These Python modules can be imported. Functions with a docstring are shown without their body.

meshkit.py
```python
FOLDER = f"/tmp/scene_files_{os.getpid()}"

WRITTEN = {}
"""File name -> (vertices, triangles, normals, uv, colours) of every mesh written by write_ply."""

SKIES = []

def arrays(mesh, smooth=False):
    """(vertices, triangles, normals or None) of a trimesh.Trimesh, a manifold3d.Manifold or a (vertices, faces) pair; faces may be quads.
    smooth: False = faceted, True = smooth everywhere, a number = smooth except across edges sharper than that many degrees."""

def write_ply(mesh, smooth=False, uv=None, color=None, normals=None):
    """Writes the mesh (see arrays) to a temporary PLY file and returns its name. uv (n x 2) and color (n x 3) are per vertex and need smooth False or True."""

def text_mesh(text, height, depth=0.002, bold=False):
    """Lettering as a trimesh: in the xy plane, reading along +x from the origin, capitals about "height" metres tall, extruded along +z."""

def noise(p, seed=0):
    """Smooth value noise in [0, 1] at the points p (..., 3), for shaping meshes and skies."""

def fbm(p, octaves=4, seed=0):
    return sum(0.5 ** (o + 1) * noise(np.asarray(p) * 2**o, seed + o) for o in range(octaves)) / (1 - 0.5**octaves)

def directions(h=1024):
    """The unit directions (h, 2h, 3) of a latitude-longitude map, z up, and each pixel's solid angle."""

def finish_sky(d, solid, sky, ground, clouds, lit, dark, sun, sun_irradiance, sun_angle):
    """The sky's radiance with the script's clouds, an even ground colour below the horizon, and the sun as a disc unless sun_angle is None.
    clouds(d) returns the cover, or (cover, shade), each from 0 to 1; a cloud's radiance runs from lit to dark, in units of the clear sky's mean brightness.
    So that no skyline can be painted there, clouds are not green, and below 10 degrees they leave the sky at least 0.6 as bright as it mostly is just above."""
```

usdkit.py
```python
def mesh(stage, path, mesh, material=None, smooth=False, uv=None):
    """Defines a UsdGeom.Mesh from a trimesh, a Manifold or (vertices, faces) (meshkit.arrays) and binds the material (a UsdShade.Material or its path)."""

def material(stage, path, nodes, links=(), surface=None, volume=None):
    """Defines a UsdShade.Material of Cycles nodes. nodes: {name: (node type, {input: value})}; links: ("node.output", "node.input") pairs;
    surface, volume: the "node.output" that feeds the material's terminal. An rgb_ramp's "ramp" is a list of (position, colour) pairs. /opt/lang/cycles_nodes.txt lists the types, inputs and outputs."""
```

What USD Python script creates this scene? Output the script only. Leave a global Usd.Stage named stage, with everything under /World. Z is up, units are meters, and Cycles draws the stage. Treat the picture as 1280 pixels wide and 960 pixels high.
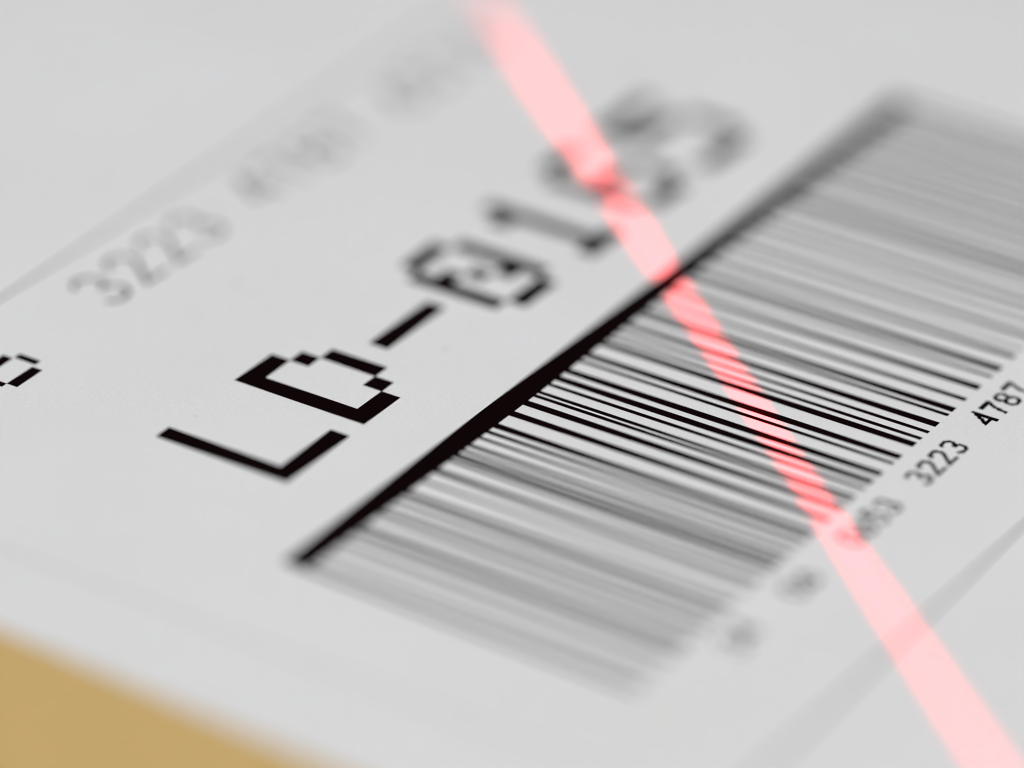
import math
import numpy as np
import trimesh
from shapely.geometry import LineString, Polygon, box as rect
from shapely.ops import unary_union
from shapely import affinity
from pxr import Gf, Usd, UsdGeom, UsdLux, UsdShade, Sdf
import usdkit

stage = Usd.Stage.CreateInMemory()
UsdGeom.SetStageUpAxis(stage, UsdGeom.Tokens.z)
UsdGeom.SetStageMetersPerUnit(stage, 1.0)
UsdGeom.Xform.Define(stage, '/World')

# ------------------------------------------------------------------ camera, light, exposure
CELL = 0.00122            # metres per cell of the large lettering
ROW = 0.99572 * CELL      # rows are a hair shorter than columns


def P(u, r, z=0.0):
    """A point of the label: u along the writing, r down the writing, both in cells."""
    return np.array([u * CELL, -r * ROW, z])


# lens fitted to the writing of the photograph
FOV_F = 6014.88           # focal length over picture width 1280
M_ = np.array([[0.52908184, 0.84797871, -0.03169416], [-0.40053941, 0.28248852, 0.87164696], [0.7480913, -0.44847781, 0.48910844]])
T_ = np.array([-15.665069, 2.231206, 212.264802])
c_pos = -M_.T @ T_
eye = np.array([c_pos[0], -c_pos[1], -c_pos[2]]) * CELL
flip = np.diag([1.0, -1.0, -1.0])
R_ = flip @ M_ @ flip     # world -> camera, z up, camera looks down -z
cam_m = np.eye(4)
cam_m[:3, :3] = R_        # row vectors: camera -> world
cam_m[3, :3] = eye
cam = UsdGeom.Camera.Define(stage, '/World/camera')
cam.AddTransformOp().Set(Gf.Matrix4d(*[float(x) for x in cam_m.ravel()]))
FOCAL = 100.0
cam.CreateFocalLengthAttr(FOCAL)
cam.CreateHorizontalApertureAttr(FOCAL * 1280 / FOV_F)
cam.CreateClippingRangeAttr((0.01, 20.0))
cam.CreateFStopAttr(4.7)
cam.CreateFocusDistanceAttr(float(T_[2]) * CELL * 1.014)
cam.CreateExposureAttr(0.0)


def look_at(prim, at, to, up=(0, 0, 1)):
    at, to = np.array(at, float), np.array(to, float)
    z = at - to
    z /= np.linalg.norm(z)
    x = np.cross(up, z)
    x /= np.linalg.norm(x)
    y = np.cross(z, x)
    m = np.eye(4)
    m[0, :3], m[1, :3], m[2, :3], m[3, :3] = x, y, z, at
    prim.AddTransformOp().Set(Gf.Matrix4d(*[float(v) for v in m.ravel()]))


mid = P(13, 10.5)


def softbox(name, at, w, h, power, color):
    l = UsdLux.RectLight.Define(stage, '/World/' + name)
    l.CreateWidthAttr(w)
    l.CreateHeightAttr(h)
    l.CreateIntensityAttr(power)
    l.CreateColorAttr(Gf.Vec3f(*color))
    look_at(l, mid + np.array(at), mid, up=(0.3, 1, 0.1))


softbox('softbox_overhead', (-0.25, 0.1, 1.0), 1.4, 1.4, 2.14, (1.0, 1.0, 1.005))
softbox('softbox_side', (-0.35, -0.55, 0.75), 0.5, 0.5, 2.7, (1.0, 0.995, 0.985))

# the red scanner beam: a tiny red lamp inside the scanner head built at the end, which lets out a thin fan of light through its slit
LASER_A, LASER_B = P(52.0, -18.2), P(-14.0, 55.7)
BEAM_W = 1.14 * CELL
BEAM_H, SLIT_D = 0.30, 0.06
beam_dir = (LASER_B - LASER_A) / np.linalg.norm(LASER_B - LASER_A)
lamp_at = P(20.0, 17.65, BEAM_H)
lz = UsdLux.SphereLight.Define(stage, '/World/scanner_lamp')
lz.CreateRadiusAttr(0.00012)
lz.CreateColorAttr(Gf.Vec3f(1.0, 0.0, 0.01))
lz.CreateNormalizeAttr(True)
lz.CreateIntensityAttr(4.4)
sh = UsdLux.ShapingAPI.Apply(lz.GetPrim())      # the beam is strongest in its middle
sh.CreateShapingConeAngleAttr(10.8)
sh.CreateShapingConeSoftnessAttr(1.0)
lz.AddTranslateOp().Set(Gf.Vec3d(*lamp_at.tolist()))

# ------------------------------------------------------------------ materials
LK = '/World/Looks/'
paper_mat = usdkit.material(stage, LK + 'label_paper', {
    'g': ('geometry', {}),
    'n1': ('noise_texture', {'scale': 60.0, 'detail': 3.0}),
    'n2': ('noise_texture', {'scale': 5500.0, 'detail': 2.0, 'roughness': 0.6}),
    'n3': ('noise_texture', {'scale': 500.0, 'detail': 1.0}),
    'r1': ('rgb_ramp', {'ramp': [(0.3, (0.80, 0.80, 0.795)), (0.7, (0.83, 0.83, 0.84))]}),
    'r2': ('rgb_ramp', {'ramp': [(0.3, (0.93, 0.93, 0.93)), (0.7, (1.0, 1.0, 1.0))]}),
    'm2': ('mix_color', {'blend_type': 'multiply', 'fac': 1.0}),
    'r3': ('rgb_ramp', {'ramp': [(0.74, (1, 1, 1)), (0.80, (0.86, 0.86, 0.84))]}),
    'mx': ('mix_color', {'blend_type': 'multiply', 'fac': 1.0}),
    'mw': ('mapping', {'rotation': (0.0, 0.0, 0.5), 'scale': (18.0, 70.0, 40.0)}),
    'nw': ('noise_texture', {'scale': 1.0, 'detail': 1.5, 'distortion': 0.4}),
    'bw': ('bump', {'strength': 1.0, 'distance': 0.00035}),
    'b': ('bump', {'strength': 0.6, 'distance': 0.00005}),
    'p': ('principled_bsdf', {'roughness': 0.62, 'specular_ior_level': 0.25}),
}, [('g.position', 'n1.vector'), ('g.position', 'n2.vector'), ('g.position', 'n3.vector'),
    ('n1.fac', 'r1.fac'), ('n3.fac', 'r3.fac'), ('r1.color', 'mx.a'), ('r3.color', 'mx.b'),
    ('mx.result', 'm2.a'), ('n2.fac', 'r2.fac'), ('r2.color', 'm2.b'), ('m2.result', 'p.base_color'), ('g.position', 'mw.vector'), ('mw.vector', 'nw.vector'), ('nw.fac', 'bw.height'), ('bw.normal', 'b.normal'), ('n2.fac', 'b.height'), ('b.normal', 'p.normal')], surface='p.BSDF')


def ink(name, color):
    return usdkit.material(stage, LK + name, {
        'g': ('geometry', {}),
        'n': ('noise_texture', {'scale': 7000.0, 'detail': 2.0}),
        'r': ('rgb_ramp', {'ramp': [(0.3, tuple(0.6 * c for c in color)), (0.66, tuple(1.3 * c for c in color)), (0.8, tuple(5 * c for c in color))]}),
        'p': ('principled_bsdf', {'roughness': 0.7, 'specular_ior_level': 0.03}),
    }, [('g.position', 'n.vector'), ('n.fac', 'r.fac'), ('r.color', 'p.base_color')], surface='p.BSDF')


black_ink = ink('black_ink', (0.0042, 0.0008, 0.0012))
grey_ink = ink('grey_ink', (0.16, 0.16, 0.16))
faint_ink = ink('faint_ink', (0.62, 0.62, 0.62))
board_mat = usdkit.material(stage, LK + 'kraft_cardboard', {
    'g': ('geometry', {}),
    'm': ('mapping', {'scale': (1.0, 6.0, 1.0)}),
    'n': ('noise_texture', {'scale': 400.0, 'detail': 4.0}),
    'r': ('rgb_ramp', {'ramp': [(0.3, (0.55, 0.37, 0.14)), (0.7, (0.68, 0.47, 0.195))]}),
    'b': ('bump', {'strength': 0.3, 'distance': 0.00008}),
    'p': ('principled_bsdf', {'roughness': 0.8, 'specular_ior_level': 0.2}),
}, [('g.position', 'm.vector'), ('m.vector', 'n.vector'), ('n.fac', 'r.fac'), ('r.color', 'p.base_color'),
    ('n.fac', 'b.height'), ('b.normal', 'p.normal')], surface='p.BSDF')

# ------------------------------------------------------------------ helpers
PAPER_TOP = 0.0
SHEET = 0.00016
INK_T = 0.000012
used = {}


def numbered(parent, name):
    k = used.get((parent, name), 0)
    used[(parent, name)] = k + 1
    return f'{parent}/{name}' if k == 0 else f'{parent}/{name}_{k:03d}'


def tag(prim, **kw):
    for k, v in kw.items():
        prim.SetCustomDataByKey(k, v)


def thing(name, **kw):
    x = UsdGeom.Xform.Define(stage, numbered('/World', name))
    tag(x.GetPrim(), **kw)
    return str(x.GetPath())


def put(parent, name, mesh, mat, smooth=False, label=None):
    path = numbered(parent, name)
    g = usdkit.mesh(stage, path, mesh, mat, smooth)
    if label:
        tag(g.GetPrim(), label=label)
    return path


def extrude(shape, z0, t):
    """A flat shape in cells (u, r) as a thin solid lying on the label."""
    s = affinity.affine_transform(shape, [CELL, 0, 0, -ROW, 0, 0])
    parts = [trimesh.creation.extrude_polygon(g, t, engine='earcut') for g in getattr(s, 'geoms', [s]) if g.area > 0]
    m = trimesh.util.concatenate(parts)
    m.apply_translation([0, 0, z0])
    return m


def printed(parent, name, shape, mat=None, label=None, t=INK_T):
    return put(parent, name, extrude(shape, PAPER_TOP - 0.000002, t + 0.000002), mat or black_ink, label=label)


# ------------------------------------------------------------------ cardboard under the label
def rounded_slab(x0, y0, x1, y1, z0, z1, rad):
    base = rect(x0 + rad, y0 + rad, x1 - rad, y1 - rad)
    rings = []
    n = 6
    for i in range(n + 1):
        a = math.pi / 2 * i / n
        rings.append((rad * math.cos(a), z1 - rad + rad * math.sin(a)))
    prof = [(0.0 + rad, z0)] + rings
    loops = []
    for off, z in prof:
        q = np.array(base.buffer(max(off, 1e-6), quad_segs=8).exterior.coords)[:-1]
        loops.append(np.column_stack([q, np.full(len(q), z)]))
    k = len(loops[0])
    v = np.vstack(loops + [np.array([[(x0 + x1) / 2, (y0 + y1) / 2, z0], [(x0 + x1) / 2, (y0 + y1) / 2, z1]])])
    f = []
    for i in range(len(loops) - 1):
        for j in range(k):
            a, b = i * k + j, i * k + (j + 1) % k
            f += [[a, b, b + k], [a, b + k, a + k]]
    lo, hi = len(v) - 2, len(v) - 1
    for j in range(k):
        f.append([lo, (j + 1) % k, j])
        f.append([hi, (len(loops) - 1) * k + j, (len(loops) - 1) * k + (j + 1) % k])
    return trimesh.Trimesh(v, f, process=True)


a, b = P(-44, 75), P(110, -75)
slab = rounded_slab(a[0], a[1], b[0], b[1], -0.06, -SHEET, 0.0015)
path = numbered('/World', 'cardboard_box')
g = usdkit.mesh(stage, path, slab, board_mat, 40)
tag(g.GetPrim(), label='plain brown kraft cardboard showing under the edge of the white label', category='box')

# ------------------------------------------------------------------ the label
LBL = thing('shipping_label', label='white paper shipping label with black barcode and LD lettering stuck on cardboard', category='label')
U0, U1, R0, R1 = -16.55, 98.0, -62.0, 62.0
sheet = Polygon([(U0 + 2.6 + 1.5, R0 + 1.5), (U1 - 1.5, R0 + 1.5), (U1 - 1.5, R1 - 1.5), (U0 - 2.6 + 1.5, R1 - 1.5)]).buffer(1.5, quad_segs=12)
put(LBL, 'paper', extrude(sheet, -SHEET + 0.000002, SHEET - 0.000002), paper_mat)

# barcode
BAR_TOP, BAR_MID, BAR_END = 10.64, 11.87, 28.1
BARS = [(-5.75, .30), (-5.05, .16), (-4.1, .20), (-3.0, .30), (-2.0, .42), (-1.3, .21), (-0.18, .40), (.72, .16), (1.32, .20), (1.85, .42),
        (3.27, .21), (4.22, .42), (5.42, .25), (5.85, .42), (6.5, .21), (7.03, .24), (7.88, .18), (8.5, .24), (9.08, .41),
        (10.42, .42), (11.60, .42), (12.50, .21), (12.89, .21), (13.75, .22), (14.36, .42), (15.20, .42), (16.44, .21), (17.0, .41),
        (18.35, .42), (19.10, .21), (19.80, .21), (20.53, .42), (21.70, .21), (22.17, .41), (23.38, .28), (24.64, .44), (26.0, .2), (26.70, .52),
        (28.2, .40), (29.2, .16), (30.3, .40), (31.5, .18), (32.3, .18), (33.2, .40), (34.4, .18), (35.1, .18), (35.95, .42), (36.55, .42),
        (37.9, .2), (38.6, .4), (39.7, .2), (40.5, .42), (41.3, .2), (42.3, .4), (43.4, .2), (44.0, .4), (45.2, .2), (45.9, .4), (47.0, .2),
        (47.8, .4), (48.95, .37)]
BC = str(UsdGeom.Xform.Define(stage, LBL + '/barcode').GetPath())
printed(BC, 'bearer_bar', rect(-5.75, BAR_TOP, 49.32, BAR_MID))
for s, w in BARS:
    if 7 < s < 28:                       # the ink spreads a little
        s, w = s - 0.02, w + 0.04
    printed(BC, 'bar', rect(s, BAR_MID + 0.0005, s + w, BAR_END))

# large dot-matrix lettering
GLYPH = {
    'L': ['1....', '1....', '1....', '1....', '1....', '1....', '11111'],
    'D': ['111..', '1..1.', '1...1', '1...1', '1...1', '1..1.', '111..'],
    '-': ['.....', '.....', '.....', '11111', '.....', '.....', '.....'],
    '0': ['.111.', '1...1', '11..1', '1.1.1', '1..11', '1...1', '.111.'],
    '1': ['..1..', '.11..', '..1..', '..1..', '..1..', '..1..', '.111.'],
    '6': ['.111.', '1....', '1....', '1111.', '1...1', '1...1', '.111.'],
    '5': ['11111', '1....', '1111.', '....1', '....1', '....1', '1111.'],
}


def matrix(ch, u, r, w=1.0, h=1.0, e=0.012):
    cells = [rect(u + c * w - e, r + k * h - e, u + (c + 1) * w + e, r + (k + 1) * h + e)
             for k, row in enumerate(GLYPH[ch]) for c, x in enumerate(row) if x == '1']
    return unary_union(cells)


LT = str(UsdGeom.Xform.Define(stage, LBL + '/large_lettering').GetPath())
for i, ch in enumerate('LD-0165'):
    printed(LT, 'character', matrix(ch, (-0.15, 6.0, 12.38, 18.5, 24.65, 30.85, 37.0)[i], 0.06 if ch != 'D' else 0.0, 0.985))

# thin rounded numerals, drawn with a pen
def arc(cx, cy, rx, ry, a0, a1, n=14):
    t = np.radians(np.linspace(a0, a1, n))
    return [(cx + rx * math.cos(x), cy + ry * math.sin(x)) for x in t]


PEN = {
    '0': [arc(.5, .5, .5, .5, 0, 360, 28)],
    '1': [[(.2, .2), (.55, 0), (.55, 1)]],
    '2': [arc(.5, .27, .47, .27, 190, 380) + [(.02, 1), (1, 1)]],
    '3': [arc(.47, .26, .44, .26, 200, 450) , arc(.47, .74, .5, .26, -90, 160)],
    '4': [[(.78, 1), (.78, 0), (0, .7), (1.02, .7)]],
    '5': [[(.92, 0), (.15, 0), (.08, .45)] + arc(.47, .68, .5, .32, 230, 510)],
    '6': [[(.8, .02), (.25, .4)] + arc(.5, .68, .48, .32, 200, 560, 26)],
    '7': [[(0, .12), (0, 0), (1, 0), (.62, .45), (.45, 1)]],
    '8': [arc(.5, .25, .42, .25, 0, 360, 24), arc(.5, .74, .5, .26, 0, 360, 24)],
    '9': [arc(.5, .32, .48, .32, 0, 360, 24) + [(.75, .6), (.3, 1)]],
}


def pen(ch, u, r, w, h, t):
    lines = [LineString([(u + x * w, r + y * h) for x, y in s]) for s in PEN[ch]]
    return unary_union([l.buffer(t / 2, cap_style='flat', join_style='mitre', quad_segs=3) for l in lines])


def dots(shape, n):
    """The shape as a label printer prints it: made of square dots."""
    x0, y0, x1, y1 = shape.bounds
    out = []
    for j in range(math.floor(y0 / n), math.ceil(y1 / n)):
        run = None
        for i in range(math.floor(x0 / n), math.ceil(x1 / n) + 1):
            c = rect(i * n, j * n, i * n + n, j * n + n)
            on = shape.intersection(c).area > 0.45 * n * n
            if on and run is None:
                run = i
            if not on and run is not None:
                out.append(rect(run * n - .002, j * n - .002, i * n + .002, j * n + n + .002))
                run = None
    return unary_union(out)


def number_row(name, groups, r, w, h, pitch, t, dot, mat=None):
    g = str(UsdGeom.Xform.Define(stage, numbered(LBL, name)).GetPath())
    for u, text in groups:
        for i, ch in enumerate(text):
            printed(g, 'digit', dots(pen(ch, u + i * pitch, r, w, h, t), dot), mat)


number_row('barcode_number', [(-0.75, '34'), (4.4, '06'), (9.5, '0653'), (15.75, '3223'), (22.08, '4787'), (28.4, '6514')], 29.04, .72, 1.14, 1.1, .19, .085)

# smaller print on the label
number_row('upper_number', [(8.7, '3223'), (21.4, '4787'), (34.1, '6514')], -11.45, 1.65, 2.75, 2.56, .21, .105)
H = 0.58
W = 0.36
u0, r0 = -0.50, -11.68
small = unary_union([rect(u0 + W, r0 + 6 * H, u0 + 6 * W + .1, r0 + 7 * H), rect(u0 + 6.85 * W, r0 + 3.95 * H, u0 + 8.05 * W, r0 + 6 * H),
                     rect(u0 + 2 * W, r0 + 3 * H, u0 + 6.6 * W, r0 + 3.95 * H),
                     rect(u0 + W, r0, u0 + 7 * W, r0 + H), rect(u0, r0 + H, u0 + W, r0 + 6 * H)])
printed(LBL, 'character', small, label='small black numeral cut off by the left edge of the photo')

# ruled lines of the label form
printed(LBL, 'ruled_line', rect(-11.5, -13.37, 95, -13.25), label='thin grey rule above the upper number')
printed(LBL, 'ruled_line', rect(-11.68, -13.3, -11.5, 35.3), faint_ink, label='very faint rule beside the left edge of the label')
printed(LBL, 'ruled_line', rect(-11.5, 35.19, 95, 35.31), label='thin grey rule below the barcode number')

# ------------------------------------------------------------------ the scanner head above the label (outside the picture)
dark_mat = usdkit.material(stage, LK + 'dark_plastic', {
    'g': ('geometry', {}),
    'n': ('noise_texture', {'scale': 900.0, 'detail': 2.0}),
    'b': ('bump', {'strength': 0.2, 'distance': 0.0001}),
    'p': ('principled_bsdf', {'base_color': (0.012, 0.012, 0.013), 'roughness': 0.6}),
}, [('g.position', 'n.vector'), ('n.fac', 'b.height'), ('b.normal', 'p.normal')], surface='p.BSDF')
head = thing('barcode_scanner', label='small black scanner head held above the label, throwing the red line', category='scanner')
side = np.cross([0, 0, 1], beam_dir)
place = np.eye(4)
place[:3, 0], place[:3, 1], place[:3, 2], place[:3, 3] = beam_dir, side, (0, 0, 1), lamp_at
outer = rect(-0.03, -0.02, 0.03, 0.02).buffer(0.004, quad_segs=6)
inner = rect(-0.03, -0.02, 0.03, 0.02).buffer(0.0015, quad_segs=4)
half = 0.5 * np.linalg.norm(LASER_B - LASER_A) * SLIT_D / BEAM_H
slit = rect(-half, -BEAM_W / 2 * SLIT_D / BEAM_H, half, BEAM_W / 2 * SLIT_D / BEAM_H)


def block(shape, z0, z1):
    m = trimesh.creation.extrude_polygon(shape, z1 - z0, engine='earcut')
    m.apply_translation([0, 0, z0])
    m.apply_transform(place)
    return m


put(head, 'housing', block(outer.difference(inner), -SLIT_D + 0.0001, 0.03), dark_mat)
put(head, 'window_plate', block(outer.difference(slit), -SLIT_D, -SLIT_D + 0.0001), dark_mat)
put(head, 'cap', block(outer, 0.03, 0.036), dark_mat)
